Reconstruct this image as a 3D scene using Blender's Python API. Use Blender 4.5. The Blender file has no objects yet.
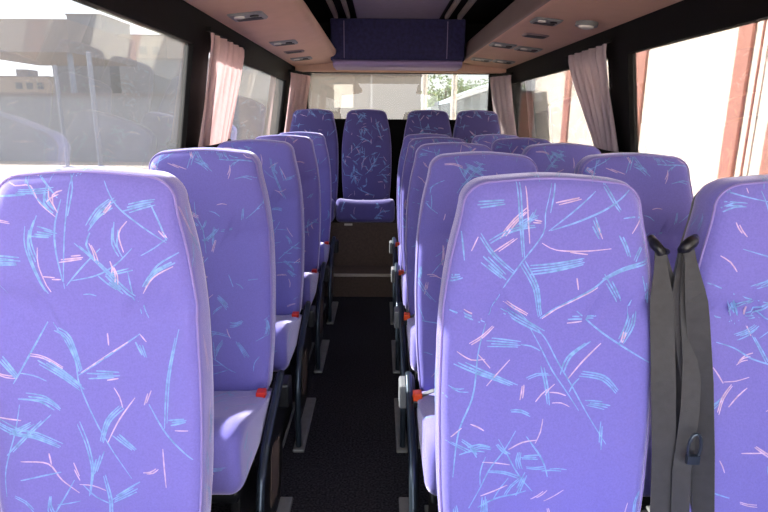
import bpy, bmesh, math, random
from mathutils import Vector, Matrix
from mathutils.bvhtree import BVHTree
S = bpy.context.scene
COL = S.collection
R = random.Random(7)
FL = 1.35            # eye height above the aisle floor

# ------------------------------------------------------------ materials
def lin(c):
    return tuple(((v/255)/12.92 if v/255 <= .04045 else ((v/255+.055)/1.055)**2.4) for v in c)
def mat(name, rgb, rough=.7, metal=0, sheen=0, sheen_tint=None, noise=0, nscale=40, bump=0, bscale=200, emit=0, spec=.5, coat=0):
    m = bpy.data.materials.new(name); m.use_nodes = True
    nt = m.node_tree; b = nt.nodes['Principled BSDF']
    c = lin(rgb)
    b.inputs['Base Color'].default_value = (*c, 1)
    b.inputs['Roughness'].default_value = rough
    b.inputs['Metallic'].default_value = metal
    b.inputs['Specular IOR Level'].default_value = spec
    if coat: b.inputs['Coat Weight'].default_value = coat
    if sheen:
        b.inputs['Sheen Weight'].default_value = sheen
        b.inputs['Sheen Roughness'].default_value = .4
        b.inputs['Sheen Tint'].default_value = (*lin(sheen_tint or (255,255,255)), 1)
    tc = nt.nodes.new('ShaderNodeTexCoord')
    if noise:
        n = nt.nodes.new('ShaderNodeTexNoise'); n.inputs['Scale'].default_value = nscale
        n.inputs['Detail'].default_value = 4
        nt.links.new(tc.outputs['Object'], n.inputs['Vector'])
        r = nt.nodes.new('ShaderNodeMapRange')
        r.inputs[1].default_value = .3; r.inputs[2].default_value = .7
        r.inputs[3].default_value = 1-noise; r.inputs[4].default_value = 1+noise
        nt.links.new(n.outputs['Fac'], r.inputs[0])
        mx = nt.nodes.new('ShaderNodeVectorMath'); mx.operation = 'SCALE'
        mx.inputs[0].default_value = c
        nt.links.new(r.outputs[0], mx.inputs['Scale'])
        nt.links.new(mx.outputs[0], b.inputs['Base Color'])
    if bump:
        n2 = nt.nodes.new('ShaderNodeTexNoise'); n2.inputs['Scale'].default_value = bscale
        nt.links.new(tc.outputs['Object'], n2.inputs['Vector'])
        bp = nt.nodes.new('ShaderNodeBump'); bp.inputs['Strength'].default_value = bump
        bp.inputs['Distance'].default_value = .004
        nt.links.new(n2.outputs['Fac'], bp.inputs['Height'])
        nt.links.new(bp.outputs['Normal'], b.inputs['Normal'])
    return m

M = {}
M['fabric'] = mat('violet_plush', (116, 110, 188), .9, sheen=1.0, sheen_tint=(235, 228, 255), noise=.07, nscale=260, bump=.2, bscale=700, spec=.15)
M['navy'] = mat('navy_plush', (86, 80, 136), .9, sheen=.7, sheen_tint=(235, 228, 255), noise=.07, nscale=260, bump=.2, bscale=700, spec=.15)  # the violet plush in a darker tone, for the rear row
M['cyan'] = mat('cyan_thread', (124, 160, 212), .8, sheen=.3, spec=.1, noise=.25, nscale=90)
M['peach'] = mat('pale_thread', (196, 170, 204), .8, sheen=.3, spec=.1, noise=.2, nscale=90)
M['piping'] = mat('lilac_piping', (138, 124, 186), .8, sheen=.5, spec=.2)
M['carpet'] = mat('charcoal_carpet', (50, 48, 52), .95, noise=.75, nscale=120, bump=.8, bscale=260, spec=.1)
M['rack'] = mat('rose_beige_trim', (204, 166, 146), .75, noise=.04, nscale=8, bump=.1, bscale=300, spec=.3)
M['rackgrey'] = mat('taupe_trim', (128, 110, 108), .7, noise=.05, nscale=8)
M['ceil'] = mat('mauve_ceiling', (132, 120, 140), .85, noise=.05, nscale=20)
M['black'] = mat('black_trim', (9, 7, 7), .7, noise=.1, nscale=10, spec=.15)
M['plastic'] = mat('black_plastic', (20, 21, 24), .38, noise=.08, nscale=20)
M['greyplastic'] = mat('grey_plastic', (120, 122, 124), .45, noise=.06, nscale=30)
M['foot'] = mat('grey_metal_foot', (140, 140, 136), .5, metal=.3, noise=.1, nscale=30)
M['tube'] = mat('dark_steel_tube', (62, 72, 82), .3, metal=.6, noise=.1, nscale=10)
M['orange'] = mat('orange_button', (238, 84, 30), .4, noise=.03)
M['red'] = mat('red_button', (215, 46, 32), .4, noise=.03)
M['web'] = mat('black_webbing', (52, 52, 54), .6, noise=.15, nscale=60, bump=.3, bscale=900, sheen=.3)
M['console'] = mat('navy_console_fabric', (44, 42, 84), .9, noise=.3, nscale=35, sheen=.15)
M['lip'] = mat('mauve_console_lip', (150, 132, 176), .6, noise=.05, nscale=20)
M['wallin'] = mat('grey_side_lining', (70, 66, 70), .9, noise=.12, nscale=60)
M['brown'] = mat('brown_riser_lining', (92, 76, 66), .85, noise=.15, nscale=60)
M['metal'] = mat('brushed_strip', (205, 196, 180), .35, metal=.5, noise=.05)
M['lens'] = mat('clear_lamp_lens', (225, 222, 215), .25, noise=.02)
M['dark'] = mat('dark_slot', (34, 30, 32), .6, noise=.05)
M['rail'] = mat('pale_ceiling_rail', (150, 136, 130), .5, noise=.05)
M['ground'] = mat('pale_paving', (150, 132, 116), .9, noise=.08, nscale=.4, bump=.03, bscale=10)
M['concrete'] = mat('grey_block_wall', (116, 118, 124), .9, noise=.10, nscale=1.5, bump=.2, bscale=12)
M['grey2'] = mat('dark_grey_cladding', (94, 96, 104), .85, noise=.08, nscale=.8)
M['taupeb'] = mat('taupe_render', (104, 96, 96), .9, noise=.06, nscale=.8)
M['beigeb'] = mat('beige_render', (134, 122, 112), .9, noise=.05, nscale=.8)
M['cream'] = mat('cream_render', (250, 240, 226), .9, noise=.03, nscale=1)
M['pink'] = mat('pink_pilaster_render', (196, 140, 126), .9, noise=.05, nscale=2)
M['rust'] = mat('reddish_brick_render', (170, 112, 92), .9, noise=.15, nscale=2)
M['bluewhite'] = mat('pale_blue_sheet', (206, 216, 226), .6, noise=.05, nscale=1)
M['slate'] = mat('slate_blue_sheet', (120, 134, 146), .7, noise=.06, nscale=1)
M['pole'] = mat('pale_painted_pole', (196, 190, 186), .5, noise=.05)
M['poledark'] = mat('grey_painted_pole', (104, 110, 124), .5, noise=.05)
M['winb'] = mat('dark_building_window', (60, 64, 70), .3, noise=.05)
M['leaf'] = mat('tree_leaf', (128, 150, 84), .8, noise=.35, nscale=2)
M['bark'] = mat('tree_bark', (96, 80, 66), .9, noise=.2, nscale=6)

def glass_mat(name, tint, haze):
    m = bpy.data.materials.new(name); m.use_nodes = True; nt = m.node_tree
    nt.nodes.remove(nt.nodes['Principled BSDF'])
    out = nt.nodes['Material Output']
    tr = nt.nodes.new('ShaderNodeBsdfTransparent'); tr.inputs[0].default_value = (*tint, 1)
    gl = nt.nodes.new('ShaderNodeBsdfGlossy'); gl.inputs['Roughness'].default_value = .01
    lw = nt.nodes.new('ShaderNodeLayerWeight'); lw.inputs[0].default_value = .5
    pw = nt.nodes.new('ShaderNodeMath'); pw.operation = 'POWER'; pw.inputs[1].default_value = 5
    nt.links.new(lw.outputs['Facing'], pw.inputs[0])
    fr = nt.nodes.new('ShaderNodeMath'); fr.operation = 'MULTIPLY_ADD'; fr.inputs[1].default_value = .92; fr.inputs[2].default_value = .045
    nt.links.new(pw.outputs[0], fr.inputs[0])
    m1 = nt.nodes.new('ShaderNodeMixShader')
    nt.links.new(fr.outputs[0], m1.inputs[0]); nt.links.new(tr.outputs[0], m1.inputs[1]); nt.links.new(gl.outputs[0], m1.inputs[2])
    di = nt.nodes.new('ShaderNodeBsdfDiffuse'); di.inputs[0].default_value = (.85, .85, .84, 1)
    tl = nt.nodes.new('ShaderNodeBsdfTranslucent'); tl.inputs[0].default_value = (.85, .85, .84, 1)
    m2 = nt.nodes.new('ShaderNodeMixShader'); m2.inputs[0].default_value = .5
    nt.links.new(di.outputs[0], m2.inputs[1]); nt.links.new(tl.outputs[0], m2.inputs[2])
    tc = nt.nodes.new('ShaderNodeTexCoord'); n = nt.nodes.new('ShaderNodeTexNoise'); n.inputs['Scale'].default_value = 3
    nt.links.new(tc.outputs['Object'], n.inputs['Vector'])
    mr = nt.nodes.new('ShaderNodeMapRange'); mr.inputs[3].default_value = haze*.7; mr.inputs[4].default_value = haze*1.3
    nt.links.new(n.outputs['Fac'], mr.inputs[0])
    m3 = nt.nodes.new('ShaderNodeMixShader'); nt.links.new(mr.outputs[0], m3.inputs[0])
    nt.links.new(m1.outputs[0], m3.inputs[1]); nt.links.new(m2.outputs[0], m3.inputs[2])
    nt.links.new(m3.outputs[0], out.inputs[0])
    return m
M['glass'] = glass_mat('dusty_window_glass', (.295, .295, .295), .008)
M['glass_l'] = glass_mat('dusty_tinted_window_glass', (.465, .475, .485), .022)
M['glass_r'] = glass_mat('dusty_rear_glass', (.39, .40, .39), .03)

def curtain_mat(name, rgb, t=.5):
    m = bpy.data.materials.new(name); m.use_nodes = True; nt = m.node_tree
    nt.nodes.remove(nt.nodes['Principled BSDF']); out = nt.nodes['Material Output']
    c = lin(rgb)
    tc = nt.nodes.new('ShaderNodeTexCoord'); n = nt.nodes.new('ShaderNodeTexNoise'); n.inputs['Scale'].default_value = 60
    nt.links.new(tc.outputs['Object'], n.inputs['Vector'])
    cr = nt.nodes.new('ShaderNodeValToRGB')
    cr.color_ramp.elements[0].color = (*[v*.9 for v in c], 1); cr.color_ramp.elements[1].color = (*[min(1, v*1.08) for v in c], 1)
    nt.links.new(n.outputs['Fac'], cr.inputs[0])
    d = nt.nodes.new('ShaderNodeBsdfDiffuse'); l = nt.nodes.new('ShaderNodeBsdfTranslucent')
    nt.links.new(cr.outputs[0], d.inputs[0]); nt.links.new(cr.outputs[0], l.inputs[0])
    mx = nt.nodes.new('ShaderNodeMixShader'); mx.inputs[0].default_value = t
    nt.links.new(d.outputs[0], mx.inputs[1]); nt.links.new(l.outputs[0], mx.inputs[2])
    nt.links.new(mx.outputs[0], out.inputs[0])
    return m
M['curtain'] = curtain_mat('rose_curtain_cloth', (222, 190, 188), .35)
M['curtain_r'] = curtain_mat('mauve_curtain_cloth', (196, 180, 184), .25)

# ------------------------------------------------------------ mesh helpers
class MB:
    def __init__(s): s.v = []; s.f = []; s.mi = []; s.mats = []
    def add(s, vs, fs, m=0):
        o = len(s.v); s.v += [tuple(v) for v in vs]; s.f += [tuple(i+o for i in f) for f in fs]; s.mi += [m]*len(fs)
        return s
    def box(s, x0, x1, y0, y1, z0, z1, m=0):
        return s.add([(x0,y0,z0),(x1,y0,z0),(x1,y1,z0),(x0,y1,z0),(x0,y0,z1),(x1,y0,z1),(x1,y1,z1),(x0,y1,z1)],
              [(3,2,1,0),(4,5,6,7),(0,1,5,4),(1,2,6,5),(2,3,7,6),(3,0,4,7)], m)
    def prism_y(s, prof, y0, y1, m=0):   # prof: (x,z) counter-clockwise or not
        n = len(prof)
        vs = [(x, y0, z) for x, z in prof] + [(x, y1, z) for x, z in prof]
        fs = [tuple(range(n-1, -1, -1)), tuple(range(n, 2*n))] + [(i, (i+1) % n, n+(i+1) % n, n+i) for i in range(n)]
        return s.add(vs, fs, m)
    def prism_x(s, prof, x0, x1, m=0):
        n = len(prof)
        vs = [(x0, y, z) for y, z in prof] + [(x1, y, z) for y, z in prof]
        fs = [tuple(range(n-1, -1, -1)), tuple(range(n, 2*n))] + [(i, (i+1) % n, n+(i+1) % n, n+i) for i in range(n)]
        return s.add(vs, fs, m)
    def tube(s, pts, r, n=10, closed=False, m=0, flat=None):
        pts = [Vector(p) for p in pts]; N = len(pts); rings = []; up = Vector((0, 0, 1))
        prev = None
        for i, p in enumerate(pts):
            a = pts[(i-1) % N] if (closed or i) else p; b = pts[(i+1) % N] if (closed or i < N-1) else p
            t = (b-a).normalized()
            if prev is None:
                ref = up if abs(t.z) < .9 else Vector((1, 0, 0))
                u = t.cross(ref).normalized()
            else:
                u = (prev - t*prev.dot(t)).normalized()
            prev = u; w = t.cross(u)
            rr = r[i] if isinstance(r, (list, tuple)) else r
            rings.append([p + u*math.cos(k*2*math.pi/n)*rr + w*math.sin(k*2*math.pi/n)*rr*(flat or 1) for k in range(n)])
        vs = [v for q in rings for v in q]; fs = []
        for i in range(N if closed else N-1):
            j = (i+1) % N
            for k in range(n): fs.append((i*n+k, i*n+(k+1) % n, j*n+(k+1) % n, j*n+k))
        if not closed: fs += [tuple(range(n-1, -1, -1)), tuple(range((N-1)*n, N*n))]
        return s.add(vs, fs, m)
    def ribbon(s, pts, wdir, w, th=.0015, m=0):   # strap
        for k in range(len(pts)-1): pass
        vs = []; n = len(pts)
        for i, p in enumerate(pts):
            p = Vector(p); t = (Vector(pts[min(i+1, n-1)])-Vector(pts[max(i-1, 0)])).normalized()
            wd = Vector(wdir[i] if isinstance(wdir, list) else wdir); wd = (wd - t*wd.dot(t)).normalized()
            nn = t.cross(wd); ww = w[i] if isinstance(w, list) else w
            vs += [p+wd*ww/2+nn*th/2, p-wd*ww/2+nn*th/2, p-wd*ww/2-nn*th/2, p+wd*ww/2-nn*th/2]
        fs = [(3, 2, 1, 0), tuple(4*(n-1)+k for k in range(4))]
        for i in range(n-1):
            for k in range(4): fs.append((4*i+k, 4*i+(k+1) % 4, 4*i+4+(k+1) % 4, 4*i+4+k))
        return s.add(vs, fs, m)
    def build(s, name, mats, parent=None, smooth=False, bevel=0, recalc=True):
        me = bpy.data.meshes.new(name); me.from_pydata(s.v, [], s.f)
        if not isinstance(mats, (list, tuple)): mats = [mats]
        for mm in mats: me.materials.append(mm)
        me.polygons.foreach_set('material_index', s.mi)
        if recalc:
            bm = bmesh.new(); bm.from_mesh(me); bmesh.ops.recalc_face_normals(bm, faces=bm.faces); bm.to_mesh(me); bm.free()
        if smooth: me.polygons.foreach_set('use_smooth', [True]*len(me.polygons))
        o = bpy.data.objects.new(name, me); COL.objects.link(o)
        if parent: o.parent = parent
        if bevel:
            b = o.modifiers.new('bevel', 'BEVEL'); b.width = bevel; b.segments = 2; b.limit_method = 'ANGLE'
        return o
def tag(o, label, cat, group=None):
    o['label'] = label; o['category'] = cat
    if group: o['group'] = group
    return o
def struct(o): o['kind'] = 'structure'; return o
def empty(name, loc=(0, 0, 0), rz=0):
    o = bpy.data.objects.new(name, None); COL.objects.link(o); o.location = loc; o.rotation_euler = (0, 0, rz)
    o.empty_display_size = .1; return o
def copy_tree(o, parent=None):
    c = o.copy(); COL.objects.link(c); c.parent = parent
    for ch in list(o.children): copy_tree(ch, c)
    return c
def lerp_tab(t, x):
    if x <= t[0][0]: return t[0][1]
    for (a, va), (b, vb) in zip(t, t[1:]):
        if x <= b: return va + (vb-va)*(x-a)/(b-a)
    return t[-1][1]
def sst(x, a, b):
    t = max(0, min(1, (x-a)/(b-a))); return t*t*(3-2*t)

# ------------------------------------------------------------ seat shapes
ZB, ZT, ZC = .43, 1.245, .84
WT = [(.43, .196), (.6, .211), (.8, .217), (.95, .214), (1.05, .204), (1.12, .191), (1.19, .172)]
def outline():
    right = []
    n = 26
    for i in range(n):
        z = ZB + .03 + (1.185-ZB-.03)*i/(n-1)
        a, b, c = lerp_tab(WT, z-.03), lerp_tab(WT, z), lerp_tab(WT, z+.03)
        right.append(((a+b+c)/3, z))
    x0 = right[-1][0]
    for i in range(1, 11):
        a = i/10*math.pi/2
        right.append((x0-.058+.058*math.cos(a), 1.185+.052*math.sin(a)))
    xt = right[-1][0]
    for i in range(1, 8): right.append((xt*(1-i/8), 1.237 + .008*math.sin(i/8*math.pi/2)))
    right.append((0, ZT))
    bot = [(.196*(i/6), ZB) for i in range(0, 6)] + [(.190, ZB+.008)]
    half = bot[1:] + right
    full = half + [(-x, z) for x, z in reversed(half[:-1])] + [(0, ZB)]
    return full
OUT = outline()
def yfront(x, z):
    y = (z-1.0)*.12
    y -= .012*sst(z, .985, 1.03)*(1-.3*sst(z, 1.1, 1.245))         # head bolster
    y += .010*math.exp(-((z-.992)/.010)**2)                          # seam
    w = lerp_tab(WT, z)
    y -= .010*sst(abs(x)/w, .45, .85)*(1-sst(z, .93, 1.0))            # side bolsters
    y += .012*(abs(x)/w)**3*sst(z, .95, 1.05)
    y -= .015*math.exp(-((z-.68)/.12)**2)*(1-sst(abs(x)/w, .5, 1))  # lumbar
    return y
TH = .105
def backrest_mb():
    N = len(OUT); mb = MB(); rings = []
    ss = [.0, .12, .24, .36, .48, .58, .67, .75, .82, .88, .92, .95, .975, .992, 1.0]
    vs = []
    def edge(s): 
        t = max(0, (s-.88)/.12); return .030*(1-math.sqrt(max(0, 1-t*t)))
    for s in ss[1:]:
        vs += [(x*s, yfront(x*s, ZC+(z-ZC)*s)+edge(s), ZC+(z-ZC)*s) for x, z in OUT]
    for dy in (.045, .06):
        vs += [(x, (z-1)*.12+dy, z) for x, z in OUT]
    for s, dy in ((1.0, TH-.03), (.985, TH-.012), (.95, TH-.003), (.88, TH), (.5, TH)):
        vs += [(x*s, (ZC+(z-ZC)*s-1)*.12+dy, ZC+(z-ZC)*s) for x, z in OUT]
    nr = len(vs)//N; fs = []
    for r in range(nr-1):
        for i in range(N): fs.append((r*N+i, r*N+(i+1) % N, (r+1)*N+(i+1) % N, (r+1)*N+i))
    c0 = len(vs); vs += [(0, yfront(0, ZC), ZC), (0, (ZC-1)*.12+TH, ZC)]
    for i in range(N): fs += [(c0, (i+1) % N, i), (c0+1, (nr-1)*N+i, (nr-1)*N+(i+1) % N)]
    mb.add(vs, fs); return mb

def rounded_profile(pts, r, n=4):
    out = []; N = len(pts)
    for i in range(N):
        p = Vector(pts[i]); a = Vector(pts[i-1]); b = Vector(pts[(i+1) % N])
        rr = r[i] if isinstance(r, list) else r
        ra = min(rr, (a-p).length*.45); rb = min(rr, (b-p).length*.45)
        q0 = p+(a-p).normalized()*ra; q1 = p+(b-p).normalized()*rb
        for k in range(n+1):
            t = k/n; out.append(q0*(1-t)**2 + p*2*t*(1-t) + q1*t*t)
    return out
def cushion_mb(w=.212):
    prof = rounded_profile([(.0, .44), (-.20, .475), (-.42, .545), (-.515, .535), (-.525, .40), (-.49, .37), (-.05, .36)],
                           [.02, .1, .05, .06, .03, .02, .02], 5)
    # densify
    P = []
    for i in range(len(prof)):
        a, b = prof[i], prof[(i+1) % len(prof)]; k = max(1, int((b-a).length/.03))
        for j in range(k): P.append(a+(b-a)*j/k)
    c = Vector((-.27, .45)); N = len(P); vs = []; fs = []
    secs = []
    r = .035; xs = []
    for i in range(7): a = i/6*math.pi/2; xs.append((-w+r-r*math.cos(a), r*(1-math.sin(a))))
    xs += [(-w*.6, 0), (-w*.3, 0), (0, 0)]
    xs += [(-x, i) for x, i in reversed(xs[:-1])]
    for x, ins in xs:
        for p in P:
            d = p-c; L = d.length; k = max(.05, 1-ins/max(L, .06))
            q = c + Vector((d.x*(1-ins/.27), d.y*max(.1, (1-ins/.095))))
            z = q.y
            if p.y > .45: z += .012*sst(abs(x)/w, .4, .85)
            vs.append((x, q.x, z))
    for s in range(len(xs)-1):
        for i in range(N): fs.append((s*N+i, s*N+(i+1) % N, (s+1)*N+(i+1) % N, (s+1)*N+i))
    fs += [tuple(range(N)), tuple(reversed(range((len(xs)-1)*N, len(xs)*N)))]
    mb = MB(); mb.add(vs, fs); return mb

# ------------------------------------------------------------ woven stroke pattern
class Draper:
    def __init__(s, mb):
        s.mb = mb; s.bvh = BVHTree.FromPolygons([Vector(v) for v in mb.v], [f for f in mb.f])
    def cast(s, plane, a, b):
        if plane == 'front': o, d = Vector((a, -2, b)), Vector((0, 1, 0))
        elif plane == 'right': o, d = Vector((2, a, b)), Vector((-1, 0, 0))
        elif plane == 'left': o, d = Vector((-2, a, b)), Vector((1, 0, 0))
        else: o, d = Vector((a, b, 3)), Vector((0, 0, -1))
        h, n, i, dist = s.bvh.ray_cast(o, d)
        if h is None: return None
        if plane == 'front' and n.dot(d) > -.25 and n.dot(d) < .25: return None
        return h - d*.0007
    def stroke(s, plane, pts, w, m):
        # resample with catmull smoothing
        P = [Vector(p) for p in pts]; Q = []
        if len(P) == 2: P = [P[0], (P[0]+P[1])/2, P[1]]
        for i in range(len(P)-1):
            p0 = P[max(i-1, 0)]; p1 = P[i]; p2 = P[i+1]; p3 = P[min(i+2, len(P)-1)]
            k = max(2, int((p2-p1).length/.009))
            for j in range(k):
                t = j/k
                Q.append(.5*((2*p1)+(p2-p0)*t+(2*p0-5*p1+4*p2-p3)*t*t+(3*p1-p0-3*p2+p3)*t**3))
        Q.append(P[-1]); n = len(Q); pair = []
        for i, q in enumerate(Q):
            t = (Q[min(i+1, n-1)]-Q[max(i-1, 0)])
            if t.length < 1e-6: pair.append(None); continue
            t.normalize(); nn = Vector((-t.y, t.x)); ww = w*(.45+.55*math.sin(math.pi*min(1, max(0, (i+.6)/n))))/2
            A = s.cast(plane, *(q+nn*ww)); B = s.cast(plane, *(q-nn*ww))
            pair.append((A, B) if A and B and (A-B).length < w*3 else None)
        for i in range(n-1):
            if pair[i] and pair[i+1]:
                a, b = pair[i]; c, d = pair[i+1]
                if (a-c).length < .04:
                    s.mb.add([a, b, d, c], [(0, 1, 2, 3)], m)
def bundle(D, plane, pts, n, gap, w, m, rnd):
    P = [Vector(p) for p in pts]; t = (P[-1]-P[0]).normalized(); nn = Vector((-t.y, t.x))
    for k in range(n):
        off = nn*gap*(k-(n-1)/2) + t*rnd.uniform(-.012, .012)
        D.stroke(plane, [p+off*(1-.35*i/max(1, len(P)-1)) for i, p in enumerate(P)], w*rnd.uniform(.8, 1.15), m)
def random_twigs(D, plane, box, rnd, dens=1.0):
    x0, x1, z0, z1 = box; area = (x1-x0)*(z1-z0)
    for k in range(max(1, int(area/.020*dens))):          # long branches
        x = rnd.uniform(x0, x1); z = rnd.uniform(z0, z1); a = rnd.choice([rnd.uniform(.9, 2.2), rnd.uniform(.3, .9), rnd.uniform(2.2, 2.9)])
        L = rnd.uniform(.08, .2); p = [(x, z)]; 
        for j in range(4):
            a += rnd.uniform(-.22, .22); x += math.cos(a)*L/4; z += math.sin(a)*L/4; p.append((x, z))
        bundle(D, plane, p, rnd.choice([1, 1, 2]), .006, .0033, 1, rnd)
        for j in (1, 2, 3):
            if rnd.random() < .75:
                b = a+rnd.choice([-1, 1])*rnd.uniform(.5, 1.1); q = p[j]; l = rnd.uniform(.025, .07)
                c = (q[0]+math.cos(b)*l*.5, q[1]+math.sin(b)*l*.5); b += rnd.uniform(-.4, .4)
                e = (c[0]+math.cos(b)*l*.5, c[1]+math.sin(b)*l*.5)
                bundle(D, plane, [q, c, e], rnd.choice([1, 2, 3]), .0045, .0027, 1 if rnd.random() < .7 else 2, rnd)
    for k in range(int(area/.0065*dens)):
        x = rnd.uniform(x0, x1); z = rnd.uniform(z0, z1); a = rnd.uniform(0, math.pi); l = rnd.uniform(.025, .06)
        c = (x+math.cos(a)*l*.5, z+math.sin(a)*l*.5); a += rnd.uniform(-.5, .5)
        e = (c[0]+math.cos(a)*l*.5, c[1]+math.sin(a)*l*.5)
        m = 1 if rnd.random() < .62 else 2
        bundle(D, plane, [(x, z), c, e], rnd.choice([1, 2, 3, 4]) if m == 1 else rnd.choice([1, 1, 2]), .0048, .0028, m, rnd)

ZTAB = [(165, 1.25), (171, 1.243), (240, 1.123), (305, 1.0), (400, .823), (512, .597), (600, .45)]
def px_local(pts, ox, oy, sc, cx, rowscale=509.):
    return [((ox+x/sc-cx)/rowscale, lerp_tab(ZTAB, oy+y/sc)) for x, y in pts]
def pattern(mb, kind, rnd):
    D = Draper(mb)
    if kind == 'right':
        A = (430, 160, 2.135, 548)
        cy = [([(175,40),(180,120),(188,210)],2),([(245,35),(232,100),(228,150),(185,215),(150,270),(118,345)],1),([(400,60),(350,100),(290,130),(235,150)],1),
              ([(330,60),(280,110),(235,150)],1),([(90,150),(120,195),(165,235)],2),([(185,215),(215,270),(232,340)],3),([(165,310),(205,350),(240,385),(270,440),(305,500),(340,560),(380,620)],1),
              ([(150,325),(190,350),(235,375)],3),([(305,325),(370,380),(465,440)],1),([(470,205),(420,225),(370,245),(350,265),(235,345)],1),([(470,215),(400,232),(355,255)],2),
              ([(365,250),(380,275),(395,300)],3),([(355,40),(372,75),(388,100)],2),([(392,160),(402,180),(412,205)],2),([(195,235),(250,228),(310,215)],4),([(85,90),(140,82)],3),
              ([(110,215),(150,250)],4),([(432,310),(425,350),(405,395)],4),([(340,395),(300,430),(285,470)],2),([(125,400),(190,405)],4),([(60,445),(110,470),(180,500)],3),([(240,455),(250,500),(255,540)],2),
              ([(290,345),(345,342)],2),([(118,345),(100,420),(90,520),(60,600),(50,700)],1),([(250,45),(240,110)],1),([(330,120),(345,155)],3),([(50,330),(110,355)],2),([(320,470),(370,480),(400,510)],3),
              ([(450,260),(462,310)],2),([(60,160),(66,220)],1),([(30,260),(60,250)],3)]
        pe = [([(190,50),(195,120),(200,180)],1),([(250,85),(300,72)],2),([(230,175),(260,190),(320,192),(375,187)],1),([(335,120),(350,160)],1),([(455,105),(430,130),(412,158)],1),
              ([(130,195),(170,165)],2),([(145,300),(200,335)],2),([(240,345),(290,310),(350,270)],1),([(300,240),(305,270)],1),([(60,420),(90,440),(120,440)],1),([(170,440),(120,500)],1),
              ([(370,395),(330,440),(300,480)],1),([(75,330),(110,350)],1),([(415,365),(408,392)],2),([(300,355),(330,350)],1),([(330,200),(290,195)],1),([(210,125),(225,127)],2),([(75,205),(90,170)],1)]
        for p, n in cy: bundle(D, 'front', px_local(p, *A[:3], A[3]), n, .0058, .0034, 1, rnd)
        for p, n in pe: bundle(D, 'front', px_local(p, *A[:3], A[3]), n, .005, .0030, 2, rnd)
        random_twigs(D, 'front', (-.20, .20, .50, .83), rnd, 1.15)
        random_twigs(D, 'front', (-.19, .19, .84, 1.2), rnd, .22)
    elif kind == 'left':
        A = (0, 160, 3.657, 98.5); B = (0, 330, 2.814, 98.5)
        cy = [([(335,60),(322,160),(305,300),(295,420),(290,500)],1),([(325,60),(340,110),(320,220)],1),([(180,95),(215,150),(270,215)],1),([(300,130),(275,230),(272,330),(290,450)],1),
              ([(440,70),(485,165),(560,240),(655,315)],1),([(480,160),(430,200),(390,260)],4),([(520,190),(570,175),(615,165)],4),([(610,170),(640,250),(660,310)],1),([(430,340),(370,400),(300,480)],1),
              ([(540,340),(480,400),(410,440),(320,460)],1),([(395,260),(380,310),(400,360)],1),([(170,255),(165,330),(195,430),(225,500)],2),([(205,215),(180,300),(200,380)],2),([(485,255),(480,320),(500,365)],3),
              ([(210,280),(265,290)],5),([(10,220),(40,300)],1),([(5,400),(60,390),(130,390)],5),([(0,440),(40,470),(85,520)],2),([(690,380),(620,420),(580,475)],3),([(440,450),(490,500)],3),([(250,110),(245,160),(275,200)],3),
              ([(60,145),(175,135)],1),([(520,420),(440,440)],2)]
        pe = [([(80,75),(120,95),(180,95),(215,160),(270,215)],1),([(262,110),(262,150),(280,190)],2),([(20,235),(70,240),(118,248)],2),([(205,330),(205,400),(240,500)],1),([(300,385),(375,375)],2),([(525,255),(495,300),(510,365)],1),
              ([(690,400),(620,440),(575,505)],1),([(230,450),(270,452)],2),([(465,180),(440,215)],2),([(310,370),(350,366)],1),([(650,290),(665,310)],2)]
        cy2 = [([(160,10),(120,80),(60,190)],1),([(175,0),(210,60),(240,130),(250,200),(300,310),(390,460)],1),([(180,10),(215,40),(245,140)],3),([(430,30),(340,95),(245,160)],1),([(140,120),(200,160),(250,200)],4),
               ([(30,100),(70,160)],3),([(85,220),(140,230),(180,255)],4),([(80,230),(65,310),(30,420),(25,500)],1),([(150,280),(100,325),(45,380)],2),([(0,285),(60,315),(110,325),(185,355)],4),([(370,240),(330,280),(310,340)],3),
               ([(240,285),(265,350),(275,420),(260,500)],2),([(300,385),(280,440)],3),([(440,240),(490,320),(560,400)],1),([(530,30),(500,170),(490,300)],2),([(60,460),(180,435)],1),([(400,480),(330,520)],4),([(280,160),(350,160)],4),
               ([(415,60),(430,100)],3),([(510,290),(550,285)],3),([(350,330),(400,370)],3)]
        pe2 = [([(0,140),(40,160),(70,165)],2),([(110,100),(150,110),(200,140)],2),([(380,65),(300,120),(245,158)],1),([(330,40),(332,75)],1),([(0,275),(70,285)],1),([(405,220),(360,280),(325,345)],1),([(80,405),(155,412),(190,460),(235,500)],1),
               ([(155,380),(160,412)],1),([(330,175),(360,170)],1),([(445,205),(432,240)],2),([(415,30),(435,55)],1),([(225,420),(238,455)],2),([(505,312),(545,315)],1),([(480,350),(484,470)],1)]
        for L, T, m, g in ((cy, A, 1, .0052), (pe, A, 2, .0045), (cy2, B, 1, .0052), (pe2, B, 2, .0045)):
            for p, n in L: bundle(D, 'front', px_local(p, *T[:3], T[3]), n, g, .0034 if m == 1 else .0030, m, rnd)
        random_twigs(D, 'front', (-.2, .2, .48, .6), rnd, .9)
        random_twigs(D, 'front', (-.19, .19, .62, 1.2), rnd, .22)
    elif kind == 'cushion':
        random_twigs(D, 'top', (-.19, .19, -.46, -.06), rnd, .9)
        random_twigs(D, 'front', (-.19, .19, .39, .52), rnd, .9)
        random_twigs(D, 'right', (-.48, -.05, .39, .5), rnd, .7)
        random_twigs(D, 'left', (-.48, -.05, .39, .5), rnd, .7)
        return
    else:
        random_twigs(D, 'front', (-.20, .20, .48, 1.22), rnd, 1.35)
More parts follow.
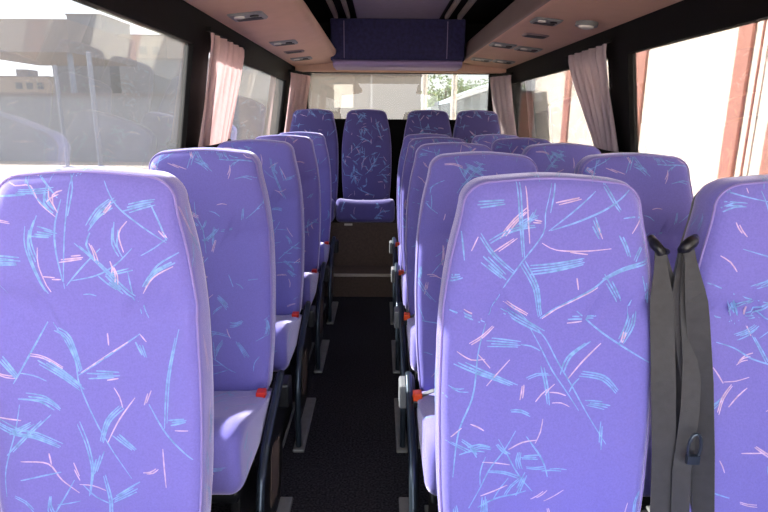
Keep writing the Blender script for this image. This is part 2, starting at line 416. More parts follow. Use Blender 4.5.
    for sd in ('right', 'left'):
        for k in range(16):
            z = rnd.uniform(.55, 1.17); y = (z-1)*.12+rnd.uniform(.03, .08); a = rnd.uniform(.9, 2.2); l = rnd.uniform(.03, .10)
            p = [(y-math.cos(a)*l/2, z-math.sin(a)*l/2), (y+rnd.uniform(-.004, .004), z), (y+math.cos(a)*l/2, z+math.sin(a)*l/2)]
            bundle(D, sd, p, rnd.choice([1, 2, 3]), .005, .0022, rnd.choice([1, 1, 2]), rnd)
    for k in range(5):
        x = rnd.uniform(-.12, .12); bundle(D, 'top', [(x, .035), (x+rnd.uniform(-.03, .03), .10)], 2, .006, .0022, 1, rnd)

def make_mesh(mb, name, mats, nsm):
    o = mb.build(name, mats, recalc=False)
    me = o.data
    me.polygons.foreach_set('use_smooth', [True]*len(me.polygons))
    return o
FM = [M['fabric'], M['cyan'], M['peach']]
def fabric_mesh(builder, kind, seed, name):
    mb = builder()
    # consistent normals first
    me = bpy.data.meshes.new('tmp'); me.from_pydata(mb.v, [], mb.f)
    bm = bmesh.new(); bm.from_mesh(me); bmesh.ops.recalc_face_normals(bm, faces=bm.faces); bm.to_mesh(me); bm.free()
    mb.f = [tuple(p.vertices) for p in me.polygons]
    bpy.data.meshes.remove(me)
    pattern(mb, kind, random.Random(seed))
    me = bpy.data.meshes.new(name); me.from_pydata(mb.v, [], mb.f)
    for m in FM: me.materials.append(m)
    me.polygons.foreach_set('material_index', mb.mi)
    me.polygons.foreach_set('use_smooth', [True]*len(me.polygons))
    return me
BACK = {'right': fabric_mesh(backrest_mb, 'right', 3, 'backrest'), 'left': fabric_mesh(backrest_mb, 'left', 4, 'backrest'),
        'a': fabric_mesh(backrest_mb, 'rand', 5, 'backrest'), 'b': fabric_mesh(backrest_mb, 'rand', 16, 'backrest'), 'c': fabric_mesh(backrest_mb, 'rand', 27, 'backrest')}
CUSH = fabric_mesh(cushion_mb, 'cushion', 9, 'seat_cushion')

def piping_mb():
    mb = MB(); s = .985
    t = (s-.88)/.12; e = .030*(1-math.sqrt(1-t*t))
    pts = [(x*s*1.004, yfront(x*s, ZC+(z-ZC)*s)+e-.0005, ZC+(z-ZC)*s*1.002) for x, z in OUT]
    mb.tube(pts, .0024, 6, closed=True); return mb
def back_shell_mb():
    mb = MB(); N = len(OUT); vs = []; fs = []
    for s, dy in ((.95, TH-.004), (.96, TH+.006), (.9, TH+.014), (.5, TH+.02)):
        vs += [(x*s, (ZC+(z-ZC)*s-1)*.12+dy, ZC+(z-ZC)*s) for x, z in OUT]
    for r in range(3):
        for i in range(N): fs.append((r*N+i, r*N+(i+1) % N, (r+1)*N+(i+1) % N, (r+1)*N+i))
    fs.append(tuple(range(3*N, 4*N))); fs.append(tuple(reversed(range(N))))
    mb.add(vs, fs); return mb
PIPE = piping_mb().build('piping', M['piping'], smooth=True); PIPE_ME = PIPE.data; bpy.data.objects.remove(PIPE)
SH = back_shell_mb().build('back_shell', M['greyplastic'], smooth=True); SH_ME = SH.data; bpy.data.objects.remove(SH)
def part(name, me, parent):
    o = bpy.data.objects.new(name, me); COL.objects.link(o); o.parent = parent; return o

def make_seat(side, back, legs=True):
    r = empty('bus_seat')
    part('seat_cushion', CUSH, r)
    b = part('backrest', BACK[back], r); part('piping', PIPE_ME, b)
    part('back_shell', SH_ME, r)
    if not legs: return r
    q = MB(); q.box(-.19, .19, -.47, -.03, .325, .362); q.build('seat_frame', M['plastic'], r, bevel=.008)
    for sx in (-1, 1):
        q = MB(); q.prism_x([(-.40, 0), (-.12, 0), (-.16, .33), (-.34, .33)], sx*.15-.014, sx*.15+.014)
        q.build('leg', M['plastic'], r, bevel=.004)
        q = MB(); q.box(sx*.15-.022, sx*.15+.022, -.44, -.06, 0, .012); q.build('foot_plate', M['foot'], r, bevel=.003)
    if side:
        s = side
        # plastic side cover with brown inset, curved steel tube, reclining hinge
        q = MB(); pr = rounded_profile([(-.02, .50), (-.12, .46), (-.30, .40), (-.36, .24), (-.33, .07), (-.08, .07), (.03, .30), (.05, .46)], .04, 4)
        q.prism_x([(p.x, p.y) for p in pr], s*.216, s*.230); cov = q.build('side_cover', M['plastic'], r, bevel=.004)
        q = MB(); pr = rounded_profile([(-.20, .32), (-.26, .14), (-.12, .12), (-.07, .30)], .03, 4)
        q.prism_x([(p.x, p.y) for p in pr], s*.230, s*.232); q.build('inset_panel', M['brown'], cov)
        pts = [(-.02, .50), (-.08, .475), (-.20, .44), (-.31, .40), (-.385, .34), (-.42, .26), (-.435, .16), (-.44, .05), (-.44, .012)]
        P = [Vector((s*.236, a, b)) for a, b in pts]; Q = []
        for i in range(len(P)-1):
            for j in range(4): Q.append(P[i].lerp(P[i+1], j/4))
        Q.append(P[-1]); q = MB(); q.tube(Q, .0125, 10); q.build('side_tube', M['tube'], r, smooth=True)
        q = MB(); q.box(s*.215, s*.262, -.47, -.02, 0, .014); q.build('floor_rail', M['foot'], r, bevel=.004)
        q = MB(); q.box(min(s*.228, s*.268), max(s*.228, s*.268), -.075, .01, .395, .48); q.build('hinge_cover', M['plastic' if s > 0 else 'greyplastic'], r, bevel=.008)
        # belt buckle on a short stalk
        bx = s*(.192 if s > 0 else .212)
        q = MB(); q.tube([(bx, -.10, .41), (bx, -.115, .44), (bx, -.13, .462)], .007, 8); st = q.build('buckle_stalk', M['plastic'], r, smooth=True)
        q = MB(); q.box(bx-.016, bx+.016, -.158, -.118, .445, .470); q.build('buckle_body', M['plastic'], st, bevel=.004)
        q = MB(); q.box(bx-.0145, bx+.0145, -.157, -.122, .468, .494); q.build('buckle_button', M['red' if s > 0 else 'orange'], st, bevel=.003)
        if s < 0:
            q = MB(); q.ribbon([(bx+.012, -.13, .475), (bx+.05, -.12, .487), (bx+.09, -.10, .485)], (0, 1, 0), .02, .003); q.build('belt_tab', M['greyplastic'], st)
    return r

Y0 = 1.045; DY = .742
XL, XR, XW = -.572, .335, .828
ords = ['front', 'second', 'third', 'fourth', 'fifth']
protoL = make_seat(1, 'left'); protoR = make_seat(-1, 'right'); protoW = make_seat(0, 'a')
LL = ['nearest single violet seat left of the aisle, cropped by the frame edge',
      'single violet seat left of the aisle, directly behind the nearest left one, cushion visible',
      'single violet seat left of the aisle, third from the front',
      'single violet seat left of the aisle, fourth from the front, mostly hidden',
      'last single violet seat left of the aisle, just before the rear step']
LR = ['large violet patterned seat nearest the viewer, right of the aisle',
      'aisle seat in the second row on the right of the aisle',
      'aisle seat in the third row on the right of the aisle',
      'aisle seat in the fourth row on the right of the aisle',
      'aisle seat in the fifth row on the right, nearest to the rear step']
LW = ['violet window seat at the right frame edge, beside the black belts',
      'violet window seat in the second row on the right',
      'dark violet window seat in the third row on the right, below the right curtain',
      'violet window seat in the fourth row on the right, only its top showing',
      'violet window seat in the fifth row on the right, only a sliver showing']
def setback(root, key):
    for c in root.children:
        if c.name.startswith('backrest'): c.data = BACK[key]
for X, proto, labs, grp, keys in ((XL, protoL, LL, 'single seats left of the aisle', 'xbcab'), (XR, protoR, LR, 'aisle seats right of the aisle', 'xcabc'), (XW, protoW, LW, 'window seats on the right', 'abcab')):
    for k in range(5):
        o = proto if k == 0 else copy_tree(proto)
        o.location = (X, Y0+k*DY, 0)
        o.scale = (1, 1, 1.005 if X == XL else 1)
        if keys[k] != 'x': setback(o, keys[k])
        tag(o, labs[k], 'seat', grp)

# rear row on the raised platform
PZ = FL-1.174
protoB = make_seat(0, 'b', legs=False)
LB = ['leftmost dark blue seat of the rear row, beside the left rear curtain',
      'rear row seat at the end of the aisle, its cushion in full view',
      'third seat from the left in the rear row, right of the aisle end',
      'rightmost seat of the rear row, beside the right rear curtain']
for k, X in enumerate((-.575, -.12, .40, .818)):
    o = protoB if k == 0 else copy_tree(protoB)
    o.location = (X, 4.84, PZ); o.scale = (.98, .97, 1.0)
    for c in o.children:
        if k == 1 and c.name.startswith('seat_cushion'): c.scale = (1.12, 1, 1)
    setback(o, 'bcab'[k])
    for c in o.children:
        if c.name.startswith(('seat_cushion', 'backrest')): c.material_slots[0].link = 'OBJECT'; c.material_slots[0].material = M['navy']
    tag(o, LB[k], 'seat', 'rear row seats')

# hanging seat belts between the two front right seats
def belts():
    g = 'unbuckled belts hanging between the front right seats'
    def P(px, py, Y=1.07):      # worked out once: local plane Y
        a = math.atan((py-256)/560)+math.radians(13.84); h = Y*math.tan(a); d = Y*.971+h*.239
        return ((px-380)*d/560, Y, FL-h)
    t = empty('seat_belt', (.575, 1.08, 0))
    def loc(p): return (p[0]-.575, p[1]-1.08, p[2])
    q = MB()
    for pts, ws, tw in (([(661,250,1.05),(663,300,1.03),(665,380,1.0),(666,450,.99),(664,520,.98),(664,640,.97)], .046, .1), ([(663,248,1.07),(672,290,1.06),(678,350,1.04),(680,430,1.02),(682,520,1.0),(684,620,.99)], .03, .9)):
        pp = [loc(P(*p)) for p in pts]; Q = []
        for i in range(len(pp)-1):
            for j in range(5): Q.append(tuple(Vector(pp[i]).lerp(Vector(pp[i+1]), j/5)))
        Q.append(pp[-1]); n = len(Q)
        q.ribbon(Q, [(math.cos(tw*(.3+.7*math.sin(i/n*3))), -math.sin(tw*(.3+.7*math.sin(i/n*3))), 0) for i in range(n)], [ws*(.45+.55*sst(i, 0, 6)) for i in range(n)], .002)
    q.build('webbing', M['web'], t, smooth=False)
    q = MB(); q.tube([loc(P(652,236,1.09)), loc(P(656,243,1.06)), loc(P(662,250,1.045)), loc(P(668,250,1.06))], [.007, .010, .010, .006], 10); q.build('belt_guide', M['plastic'], t, smooth=True)
    tag(t, 'wide flat black seat belt hanging against the large nearest right seat', 'seat belt', g)
    t = empty('seat_belt', (.62, 1.08, 0))
    def loc(p): return (p[0]-.62, p[1]-1.08, p[2])
    q = MB()
    for pts, ws, tw in (([(690,246,1.04),(698,300,1.01),(704,380,.99),(706,450,.98),(706,520,.97),(704,640,.96)], .040, .8),
                        ([(684,246,1.06),(680,290,1.04),(684,350,1.02),(692,400,1.01),(696,450,1.0),(700,520,.99),(702,620,.98)], .034, -.5),
                        ([(688,248,1.05),(690,300,1.03),(694,360,1.0),(692,410,.985),(684,470,.975),(682,540,.965),(682,640,.96)], .034, .2)):
        pp = [loc(P(*p)) for p in pts]; Q = []
        for i in range(len(pp)-1):
            for j in range(5): Q.append(tuple(Vector(pp[i]).lerp(Vector(pp[i+1]), j/5)))
        Q.append(pp[-1]); n = len(Q)
        q.ribbon(Q, [(math.cos(tw*(.3+.7*math.sin(i/n*3))), -math.sin(tw*(.3+.7*math.sin(i/n*3))), 0) for i in range(n)], [ws*(.45+.55*sst(i, 0, 6)) for i in range(n)], .002)
    q.build('webbing', M['web'], t)
    q = MB(); q.tube([loc(P(696,236,1.07)), loc(P(693,240,1.045)), loc(P(686,246,1.03)), loc(P(682,248,1.05))], [.008, .012, .012, .007], 10); q.build('belt_guide', M['plastic'], t, smooth=True)
    q = MB(); a = loc(P(697,446,.955)); pts = [(a[0]+.012*math.cos(u), a[1], a[2]+.028*math.sin(u)) for u in [k*math.pi/8 for k in range(16)]]
    q.tube(pts, .003, 8, closed=True); q.box(a[0]-.012, a[0]+.012, a[1]-.004, a[1]+.004, a[2]-.036, a[2]-.018); q.build('belt_tongue', M['tube'], t, smooth=False)
    tag(t, 'twisted black seat belt straps with metal tongue beside the right edge window seat', 'seat belt', g)
belts()

# ------------------------------------------------------------ bus shell
YF, YR = -1.0, 5.35
XWL, XWR = -.92, 1.26       # walls below the sill
XTL, XTR = -.80, 1.15       # glass top
ZS, ZG = FL-.45, FL+.325    # sill, glass top
ZK = FL+.435                # rack outer edge
ZCE = FL+.79
q = MB(); q.box(XWL-.05, XWR+.05, YF, 4.15, -.06, 0); struct(q.build('floor', M['carpet']))
q = MB(); q.box(XWL, XWR, 4.15, YR, -.02, PZ-.004); struct(q.build('floor_step', M['brown']))
q = MB(); q.box(XWL, XWR, 4.143, 4.175, PZ-.012, PZ+.004); struct(q.build('trim_1', M['metal'], bevel=.002))
q = MB(); q.box(-.80, 1.10, 4.455, YR-.02, PZ-.004, PZ+.352); struct(q.build('rear_bench_plinth', M['brown']))
tg = MB(); tg.box(-.29, -.225, 4.447, 4.455, PZ+.33, PZ+.345); struct(tg.build('trim_2', M['metal']))

def wall_side(name, xs, xt, sgn, wins):
    q = MB(); t = .05*sgn
    q.prism_y([(xs, 0), (xs+t, 0), (xs+t, ZS), (xs, ZS)], YF, YR)
    # band above the glass up to the ceiling
    xk = xt - .012*sgn; xc = xt - .10*sgn
    q.prism_y([(xt, ZG), (xt+t, ZG), (xk+t, ZK), (xc+t, ZCE+.05), (xc, ZCE), (xk, ZK)], YF, YR, 1)
    ys = [YF]+[v for w in wins for v in w]+[YR]
    for a, b in zip(ys[0::2], ys[1::2]):
        if b-a > .005: q.prism_y([(xs, ZS), (xs+t, ZS), (xt+t, ZG), (xt, ZG)], a, b, 1)
    return struct(q.build(name, [M['wallin'], M['black']]))
WL = [(YF+.08, 2.57), (2.75, 4.98)]; WR = [(YF+.08, 2.79), (2.98, 5.25)]
wall_side('wall_left', XWL, XTL, -1, WL); wall_side('wall_right', XWR, XTR, 1, WR)
k = 1
for xs, xt, sgn, wins, g in ((XWL, XTL, -1, WL, 'glass_l'), (XWR, XTR, 1, WR, 'glass')):
    for a, b in wins:
        t = .012*sgn; q = MB()
        e = empty('window_%d' % k, ((xs+xt)/2, (a+b)/2, (ZS+ZG)/2)); struct(e)
        ox, oy, oz = e.location
        def S_(x): return x
        q.prism_y([(xs+t*1.5-ox, ZS-oz), (xs+t*2-ox, ZS-oz), (xt+t*2-ox, ZG-oz), (xt+t*1.5-ox, ZG-oz)], a-oy, b-oy); q.build('glass_pane', M[g], e)
        q = MB(); fr = .022; dx = (xt-xs)/(ZG-ZS)*fr
        q.prism_y([(xs-ox, ZS-oz), (xs+t*3-ox, ZS-oz), (xs+t*3+dx-ox, ZS+fr-oz), (xs+dx-ox, ZS+fr-oz)], a-oy, b-oy)
        q.prism_y([(xt-ox, ZG-oz), (xt+t*3-ox, ZG-oz), (xt+t*3-dx-ox, ZG-fr-oz), (xt-dx-ox, ZG-fr-oz)], a-oy, b-oy)
        for c, d in ((a, a+fr), (b-fr, b)): q.prism_y([(xs-ox, ZS-oz), (xs+t*3-ox, ZS-oz), (xt+t*3-ox, ZG-oz), (xt-ox, ZG-oz)], c-oy, d-oy)
        q.build('window_frame', M['black'], e); k += 1
# rear wall with window
RX0, RX1, RZ0, RZ1 = -.683, 1.0, FL-.03, FL+.405
q = MB(); q.box(XWL-.02, XWR+.02, YR, YR+.05, 0, RZ0); q.box(XWL-.02, XWR+.02, YR, YR+.05, RZ1, ZCE+.05)
q.box(XWL-.02, RX0, YR, YR+.05, RZ0, RZ1); q.box(RX1, XWR+.02, YR, YR+.05, RZ0, RZ1); struct(q.build('wall_rear', M['black']))
e = struct(empty('window_%d' % k, (.16, YR, (RZ0+RZ1)/2)))
q = MB(); q.box(RX0-.16, RX1-.16, .02, .028, -.2175, .2175); q.build('glass_pane', M['glass_r'], e)
q = MB()
for a, b, c, d in ((RX0, RX1, RZ0, RZ0+.02), (RX0, RX1, RZ1-.012, RZ1), (RX0, RX0+.012, RZ0, RZ1), (RX1-.012, RX1, RZ0, RZ1)):
    q.box(a-.16, b-.16, -.004, .03, c-(RZ0+RZ1)/2, d-(RZ0+RZ1)/2)
q.build('window_frame', M['black'], e)
q = MB(); q.box(XTL+.03, XTR-.03, YR-.10, YR, RZ1-.005, FL+.56); struct(q.build('trim_7', M['rack'], bevel=.01))
# front bulkhead under the windscreen, and the windscreen frame (behind the viewpoint)
q = MB(); q.box(XWL, XWR, YF-.05, YF, 0, .45); q.box(XWL, XWR, YF-.05, YF, ZCE-.12, ZCE+.05); struct(q.build('wall_front', M['wallin']))

# ceiling with central panel, dark side channels and rails
q = MB(); q.box(XTL+.06, XTR-.06, YF, YR, ZCE+.03, ZCE+.06, 1); q.box(-.20, .47, YF, YR, ZCE, ZCE+.031, 0); struct(q.build('ceiling', [M['ceil'], M['black']]))
for i, (x, w) in enumerate(((-.37, .035), (-.27, .03), (.53, .03), (.635, .035))):
    q = MB(); q.box(x-w/2, x+w/2, YF, 4.9, ZCE-.005, ZCE+.031); struct(q.build('trim_%d' % (i+3), M['rail'], bevel=.006))

# luggage racks
def rack(name, prof, label, mats, idx):
    pr = rounded_profile(prof, .02, 4)
    q = MB(); q.prism_y([(p.x, p.y+FL) for p in pr], YF+.02, YR-.01)
    o = q.build(name, mats); 
    for p in o.data.polygons:
        p.use_smooth = False
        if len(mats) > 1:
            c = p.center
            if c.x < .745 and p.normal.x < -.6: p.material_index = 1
    tag(o, label, 'luggage rack', 'overhead luggage racks'); return o
rack('luggage_rack', [(XTL+.016, .437), (-.47, .470), (-.385, .498), (-.368, .54), (-.40, .575), (-.43, .56), (-.45, .52), (XTL+.055, .50)],
     'rose-beige overhead luggage rack along the left windows, rounded edge facing the aisle', [M['rack']], 0)
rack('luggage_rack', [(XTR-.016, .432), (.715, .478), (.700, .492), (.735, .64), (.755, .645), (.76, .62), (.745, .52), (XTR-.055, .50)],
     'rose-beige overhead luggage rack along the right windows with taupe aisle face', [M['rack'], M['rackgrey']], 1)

def rz_at(x, left):      # underside height of a rack
    if left: return FL + .437 + (x-(XTL+.016))/(-.47-XTL-.016)*(.470-.437)
    return FL + .432 + (XTR-.016-x)/(XTR-.016-.715)*(.478-.432)
def light_panel(x, y, left, lamp, label, kind):
    sl = (.033/.314) if left else -(.046/.419)
    r = empty('service_panel', (x, y, rz_at(x, left)-.001)); r.rotation_euler = (0, -math.atan(sl), 0)
    if abs(y-2.93) > .01: r.scale = (1.2, 1.15, 1)
    q = MB()
    if kind == 0:
        pr = rounded_profile([(-.068, -.075), (.068, -.075), (.068, .075), (-.068, .075)], .02, 4)
        n = len(pr); q.add([(p.x, p.y, 0) for p in pr]+[(p.x*.93, p.y*.93, -.008) for p in pr], [tuple(range(n)), tuple(range(2*n-1, n-1, -1))]+[(i, (i+1) % n, n+(i+1) % n, n+i) for i in range(n)])
        q.build('bezel', M['greyplastic'], r)
        q = MB(); q.box(-.05, .05, .012, .055, -.011, -.007); q.build('air_vent', M['dark'], r, bevel=.002)
        q = MB(); q.tube([(-.028, -.03, -.007), (-.028, -.03, -.014)], .02, 16); q.build('lamp_lens', M['lens'], r)
        q = MB(); q.tube([(.03, -.03, -.007), (.03, -.03, -.013)], .017, 16); q.build('lamp_lens', M['dark'], r)
    else:
        pr = rounded_profile([(-.06, -.055), (.06, -.055), (.06, .055), (-.06, .055)], .03, 4)
        n = len(pr); q.add([(p.x, p.y, 0) for p in pr]+[(p.x*.9, p.y*.9, -.006) for p in pr], [tuple(range(n)), tuple(range(2*n-1, n-1, -1))]+[(i, (i+1) % n, n+(i+1) % n, n+i) for i in range(n)])
        q.build('bezel', M['rackgrey'], r)
        q = MB(); q.box(-.045, .045, -.03, .03, -.009, -.005); q.build('speaker_grille', M['dark'], r, bevel=.002)
    tag(r, label, 'reading light' if kind == 0 else 'speaker', 'service panels under the luggage racks')
light_panel(-.617, 2.78, True, 1, 'grey reading light panel under the left rack, nearest to the viewer', 0)
light_panel(-.61, 3.72, True, 1, 'grey reading light panel under the left rack, second from the front', 0)
light_panel(-.618, 4.20, True, 0, 'small oval speaker cover under the left rack, between two light panels', 1)
light_panel(-.63, 4.66, True, 1, 'grey reading light panel under the left rack, farthest back', 0)
light_panel(.805, 2.93, False, 1, 'large grey light panel under the right rack, nearest and toward the aisle', 0)
light_panel(.87, 3.37, False, 0, 'oval speaker cover alone under the right rack behind the nearest panel', 1)
light_panel(.79, 3.87, False, 1, 'grey light panel mid-rack on the right, toward the aisle', 0)
light_panel(.965, 3.90, False, 1, 'grey light panel mid-rack on the right, toward the window', 0)
light_panel(.81, 4.77, False, 1, 'farthest light panel under the right rack, toward the aisle', 0)
light_panel(.98, 4.72, False, 1, 'farthest light panel under the right rack, toward the window', 0)
# round window-side lamp
r = empty('reading_lamp', (.975, 2.84, rz_at(.975, False)-.001)); r.rotation_euler = (0, .11, 0)
q = MB(); q.tube([(0, 0, 0), (0, 0, -.018)], .052, 24); q.build('bezel', M['greyplastic'], r)
q = MB(); q.tube([(0, 0, -.018), (0, 0, -.026), (0, 0, -.030)], [.036, .034, .02], 24); q.build('lamp_lens', M['lens'], r)
tag(r, 'round pale reading lamp under the right rack beside the nearest light panel', 'reading light')

# rear overhead console across the aisle
r = empty('overhead_console', (.13, 4.9, FL+.40))
q = MB(); q.box(-.55, .56, 0, .42, .06, .39); q.build('fabric_front', M['console'], r, bevel=.01)
pr = rounded_profile([(-.03, .055), (.0, .07), (.43, .07), (.43, .012), (.02, .012), (-.03, .03)], .01, 3)
q = MB(); q.prism_x([(p.x, p.y) for p in pr], -.53, .54); q.build('lower_lip', M['lip'], r)
for xx in (-.44, .41):
    q = MB(); q.box(xx, xx+.005, -.003, .0, .08, .37); q.build('panel_seam', M['lip'], r)
tag(r, 'navy fabric overhead console with mauve lower lip above the rear window', 'overhead console')

# ------------------------------------------------------------ curtains
def curtain(name, y0, y1, yb0, yb1, left, folds, mat_, label, seed, ztie=None, amp=.026, lean=0):
    rnd = random.Random(seed); r = empty(name, (0, 0, 0)); NX, NZ = folds*12, 40
    xs, xt = (XWL, XTL) if left else (XWR, XTR); sg = 1 if left else -1
    ztop, zb = ZG+.04, ZS+.03
    ph = [rnd.uniform(-.4, .4) for _ in range(folds+2)]; am = [rnd.uniform(.6, 1.3) for _ in range(folds+2)]
    vs = []; fs = []
    for j in range(NZ+1):
        v = j/NZ; z = ztop+(zb-ztop)*v
        base = xt+(xs-xt)*min(1, max(0, (ZG-z)/(ZG-ZS))) + sg*.040
        w = sst(v, 0, 1)**.8
        a, b = y0+(yb0-y0)*w, y1+(yb1-y1)*w
        for i in range(NX+1):
            u = i/NX; f = u*folds; k = int(min(f, folds-1)); fr = f-k
            A = am[k]*(1-fr)+am[k+1]*fr; P = ph[k]*(1-fr)+ph[k+1]*fr
            s = math.sin(2*math.pi*f+P+.5*math.sin(v*4+k))
            vs.append((base+sg*lean*u+sg*amp*A*s*(.45+.75*v), a+(b-a)*u+.008*math.cos(4*math.pi*f+v*3), z+.006*math.sin(6*f)*(v > .97)))
    for j in range(NZ):
        for i in range(NX): fs.append((j*(NX+1)+i, j*(NX+1)+i+1, (j+1)*(NX+1)+i+1, (j+1)*(NX+1)+i))
    c = Vector((base, (yb0+yb1)/2, zb)); c0 = Vector((xt+sg*.04, (y0+y1)/2, ztop)); r.location = c0
    q = MB(); q.add([Vector(p)-c0 for p in vs], fs); o = q.build('curtain_cloth', mat_, r, smooth=True, recalc=False)
    q = MB(); q.ribbon([(0, y0-.03-c0.y, .01), (sg*lean, y1+.03-c0.y, .01)], (1, 0, 0), .022, .018); q.build('curtain_rail', M['black'], r)
    if lean: pass
    if ztie:
        zt = FL+ztie; v = (ztop-zt)/(ztop-zb); w = sst(v, 0, 1)**.8; a, b = y0+(yb0-y0)*w, y1+(yb1-y1)*w
        xx = xt+(xs-xt)*(ZG-zt)/(ZG-ZS)+sg*.04
        pts = [(xx+.045*math.cos(t)-c0.x, (a+b)/2+((b-a)/2+.02)*math.sin(t)-c0.y, zt-c0.z+.01*math.sin(t)) for t in [k*math.pi/12 for k in range(24)]]
        q = MB(); q.tube(pts, .010, 8, closed=True, flat=1.6); q.build('curtain_tieback', M['black'], r, smooth=True)
    tag(r, label, 'curtain', 'window curtains'); return r
curtain('curtain', 2.66, 3.30, 2.58, 3.02, True, 6, M['curtain'], 'pink gathered curtain at the left window pillar, behind the second single seat', 1, ztie=-.14)
curtain('curtain', 4.90, 5.28, 4.84, 5.28, True, 4, M['curtain'], 'narrow pink curtain in the left rear corner, by the rear window', 2, lean=.12, amp=.016)
curtain('curtain', 2.92, 3.52, 2.80, 2.98, False, 6, M['curtain_r'], 'grey-mauve gathered curtain at the right window pillar, narrowing downwards', 3, ztie=-.16)
curtain('curtain', 5.0, 5.28, 4.92, 5.26, False, 4, M['curtain_r'], 'mauve curtain in the right rear corner, by the rear window', 4, lean=.13, amp=.016)

# ------------------------------------------------------------ outside
GZ = -.85
q = MB(); q.box(-80, 60, -40, 120, GZ-.2, GZ); struct(q.build('ground', M['ground']))
def at(px, py, Y):
    a = math.atan((256-py)/560)-math.radians(13.84); h = Y*math.tan(a); d = Y*.971-h*.239
    return (px-380)*d/560, FL+h
def block(name, px0, px1, ytop, Y, depth, mat_, label, cat, extra=None):
    x0, z = at(px0, ytop, Y); x1, _ = at(px1, ytop, Y)
    r = empty(name, ((x0+x1)/2, Y, GZ)); w = (x1-x0)/2; h = z-GZ
    q = MB(); q.box(-w, w, 0, depth, 0, h); q.build('wall', mat_, r)
    q = MB(); q.box(-w-.08, w+.08, -.08, depth+.08, h, h+.12); q.build('coping', M['taupeb'], r)
    tag(r, label, cat); return r, w, h
block('boundary_wall', -160, 300, 98, 28, .25, M['concrete'], 'long grey concrete boundary wall outside the left windows', 'wall')
r, w, h = block('warehouse', 51, 108, 60, 40, 9, M['grey2'], 'grey warehouse behind the boundary wall, left window', 'building')
r, w, h = block('warehouse', 118, 236, 62, 40, 9, M['concrete'], 'wide grey warehouse behind the boundary wall, ending by the left curtain', 'building')
r, w, h = block('tower_block', 66, 100, 18, 54, 6, M['grey2'], 'tall dark grey block rising above the warehouses outside the left window', 'building')
r, w, h = block('office_building', 107, 165, 38, 54, 8, M['beigeb'], 'pale beige building rising behind the warehouses, left window', 'building')
for i in range(4):
    q = MB(); q.box(-w+.5+i*1.15, -w+1.1+i*1.15, -.05, .02, h-1.6, h-.9); q.build('window', M['winb'], r)
r, w, h = block('apartment_building', -60, 49, 80, 66, 12, M['beigeb'], 'low beige building with rooftop box seen through the gap, far left', 'building')
q = MB(); q.box(w-4.2, w-2.9, 1, 3, h, h+.9); q.build('rooftop_box', M['taupeb'], r)
for i in range(3):
    q = MB(); q.box(w-3.8+i*1.2, w-3.1+i*1.2, -.05, .02, h-1.3, h-.6); q.build('window', M['winb'], r)
# canopy high on the left
x0, z1 = at(-60, 22, 30); x1, z0 = at(70, 55, 30)
r = empty('forecourt_canopy', ((x0+x1)/2, 30, GZ)); w = (x1-x0)/2
q = MB(); q.box(-w, w, 0, 8, z0-GZ, z1-GZ); q.build('canopy_roof', M['taupeb'], r)
for sx in (-1, 1):
    q = MB(); q.tube([(sx*(w-.3), .5, 0), (sx*(w-.3), .5, z0-GZ)], .14, 12); q.build('column', M['poledark'], r)
tag(r, 'flat taupe canopy roof above the boundary wall, far left window', 'canopy')
def pole(px, ytop, Y, rad, m, label):
    x, z = at(px, ytop, Y); t = empty('pole', (x, Y, GZ))
    q = MB(); q.tube([(0, 0, 0), (0, 0, z-GZ)], [rad, rad*.85], 14); q.build('shaft', m, t)
    q = MB(); q.box(-rad*2, rad*2, -rad*2, rad*2, 0, .03); q.build('base_plate', m, t)
    tag(t, label, 'pole')
pole(88, 54, 24, .11, M['poledark'], 'thicker grey pole before the boundary wall, left window')
pole(55, 68, 25, .08, M['poledark'], 'thin grey pole left of the thicker pole, left window')
pole(424, 60, 11, .06, M['pole'], 'pale pole outside the rear window, left of the tree')
pole(454, 60, 11, .06, M['pole'], 'pale pole outside the rear window, in front of the tree')
# behind the bus
r, w, h = block('workshop', 236, 420, 75, 22, 4, M['beigeb'], 'beige workshop wall filling the left half of the rear window', 'building')
q = MB(); q.box(w*.05, w*.26, -.04, .0, h-1.2, h-.35); q.build('window', M['cream'], r)
q = MB(); q.box(w*.45, w*.47, -.05, .0, 0, h); q.build('downpipe', M['pole'], r)
# shed with sloping pale roof
xa, za = at(430, 100, 18); xb, zb = at(452, 102, 18); xc, zc = at(498, 86, 18)
r = empty('shed', (xc, 18, GZ))
q = MB(); q.prism_y([(xa-xc, 0), (.7, 0), (.7, zc-GZ+.1), (0, zc-GZ), (xb-xc, zb-GZ), (xa-xc, za-GZ-.2)], 0, 5); q.build('wall', M['slate'], r)
q = MB(); q.prism_y([(xb-xc-.1, zb-GZ), (xb-xc-.1, zb-GZ+.12), (0, zc-GZ+.2), (.8, zc-GZ+.28), (.8, zc-GZ+.08), (0, zc-GZ)], -.2, 5.2); q.build('roof', M['bluewhite'], r)
tag(r, 'slate blue shed with pale sloping roof at right of the rear window', 'shed')
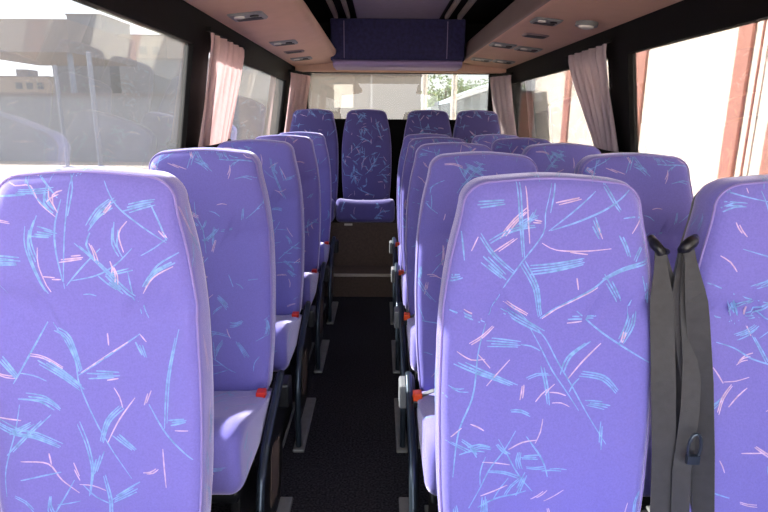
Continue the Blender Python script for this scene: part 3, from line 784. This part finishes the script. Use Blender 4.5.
# tree
def tree(px, Y, ztop, rad, label, seed):
    rnd = random.Random(seed); x, z = at(px, ztop, Y); r = empty('tree', (x, Y, GZ)); h = z-GZ
    q = MB(); q.tube([(0, 0, 0), (.08, 0, h*.3), (0, .05, h*.6), (.1, 0, h*.85)], [.16, .13, .09, .04], 10)
    for k in range(6):
        a = rnd.uniform(0, 6.28); zz = h*rnd.uniform(.4, .65)
        q.tube([(0, 0, zz), (math.cos(a)*rad*.4, math.sin(a)*rad*.4, zz+h*.15), (math.cos(a)*rad*.7, math.sin(a)*rad*.7, zz+h*.22)], [.06, .04, .02], 6)
    q.build('trunk', M['bark'], r, smooth=True)
    q = MB(); cl = [(rnd.uniform(-.6, .6)*rad, rnd.uniform(-.6, .6)*rad, h*.68+rnd.uniform(-.25, .22)*h, rnd.uniform(.3, .5)*rad) for _ in range(22)]
    for cx, cy, cz, cr in cl:
        for k in range(150):
            d = Vector((rnd.gauss(0, 1), rnd.gauss(0, 1), rnd.gauss(0, 1))).normalized()*cr*rnd.uniform(.6, 1.05)
            c = Vector((cx, cy, cz))+d; u = Vector((rnd.gauss(0, 1), rnd.gauss(0, 1), rnd.gauss(0, 1))).normalized()
            v = u.orthogonal().normalized(); l = rnd.uniform(.06, .12)
            q.add([c-u*l, c+v*l*.5, c+u*l, c-v*l*.5], [(0, 1, 2, 3)])
    q.build('foliage', M['leaf'], r, recalc=False); tag(r, label, 'tree')
tree(444, 31, 78, 1.7, 'leafy green tree behind the two pale poles, rear window', 5)
tree(476, 37, 80, 2.0, 'leafy green tree above the shed roof, right of the rear window', 6)
# tall cream wall with pink pilasters along the right
r = empty('cream_wall', (5.0, 6, GZ))
q = MB(); q.box(0, .3, -14, 12.9, 0, 7.5); q.build('wall', M['cream'], r)
for y0, y1 in ((15.3, 15.75), (11.05, 11.55), (7.95, 8.25), (7.0, 7.35), (2.5, 2.9)):
    q = MB(); q.box(-.05, .0, y0-6, y1-6, 0, 7.5); q.build('pilaster', M['pink'], r)
q = MB(); q.tube([(-.07, 1.68, 0), (-.07, 1.68, 4), (-.07, 1.72, 7.5)], .018, 8); q.build('cable_conduit', M['pink'], r)
tag(r, 'tall sunlit cream wall with pink pilasters outside the right windows', 'wall')
r, w, h = block('brick_building', 500, 560, 92, 30, 5, M['rust'], 'reddish building beyond the end of the cream wall, right rear window', 'building')
q = MB(); q.box(-w+1.9, -w+2.6, -.05, .02, h-2.4, h-.6); q.build('window', M['winb'], r)
tree(518, 42, 74, 1.9, 'tree top above the reddish building, right rear window', 8)

# ------------------------------------------------------------ light
w = bpy.data.worlds.new('sky'); S.world = w; w.use_nodes = True; nt = w.node_tree; bg = nt.nodes['Background']
tc = nt.nodes.new('ShaderNodeTexCoord'); sx = nt.nodes.new('ShaderNodeSeparateXYZ'); nt.links.new(tc.outputs['Generated'], sx.inputs[0])
cr = nt.nodes.new('ShaderNodeValToRGB'); cr.color_ramp.elements[0].position = 0; cr.color_ramp.elements[0].color = (.95, .95, .96, 1)
cr.color_ramp.elements[1].position = .8; cr.color_ramp.elements[1].color = (.62, .74, .95, 1)
nt.links.new(sx.outputs['Z'], cr.inputs[0]); nt.links.new(cr.outputs[0], bg.inputs[0]); bg.inputs[1].default_value = 7.6
sl = bpy.data.lights.new('sun', 'SUN'); sl.energy = 74; sl.angle = math.radians(1.0); sl.color = (1, .95, .88)
so = bpy.data.objects.new('sun', sl); COL.objects.link(so)
el, azx, azy = math.radians(34), .92, -.4      # travelling right and towards the viewer
d = Vector((azx*math.cos(el), azy*math.cos(el), -math.sin(el)))
so.rotation_euler = d.to_track_quat('-Z', 'Y').to_euler()

cam = bpy.data.cameras.new('camera'); co = bpy.data.objects.new('camera', cam); COL.objects.link(co)
cam.sensor_width = 36; cam.lens = 560/768*36; cam.clip_start = .02; cam.clip_end = 500
co.location = (0, 0, FL); co.rotation_euler = (Matrix.Rotation(-math.radians(.41), 3, 'Z') @ Matrix.Rotation(math.radians(90-13.84), 3, 'X') @ Matrix.Rotation(math.radians(.45), 3, 'Z')).to_euler(); S.camera = co
S.view_settings.view_transform = 'Standard'; S.view_settings.look = 'None'; S.view_settings.gamma = 1
S.view_settings.use_curve_mapping = False; S.view_settings.exposure = -.05
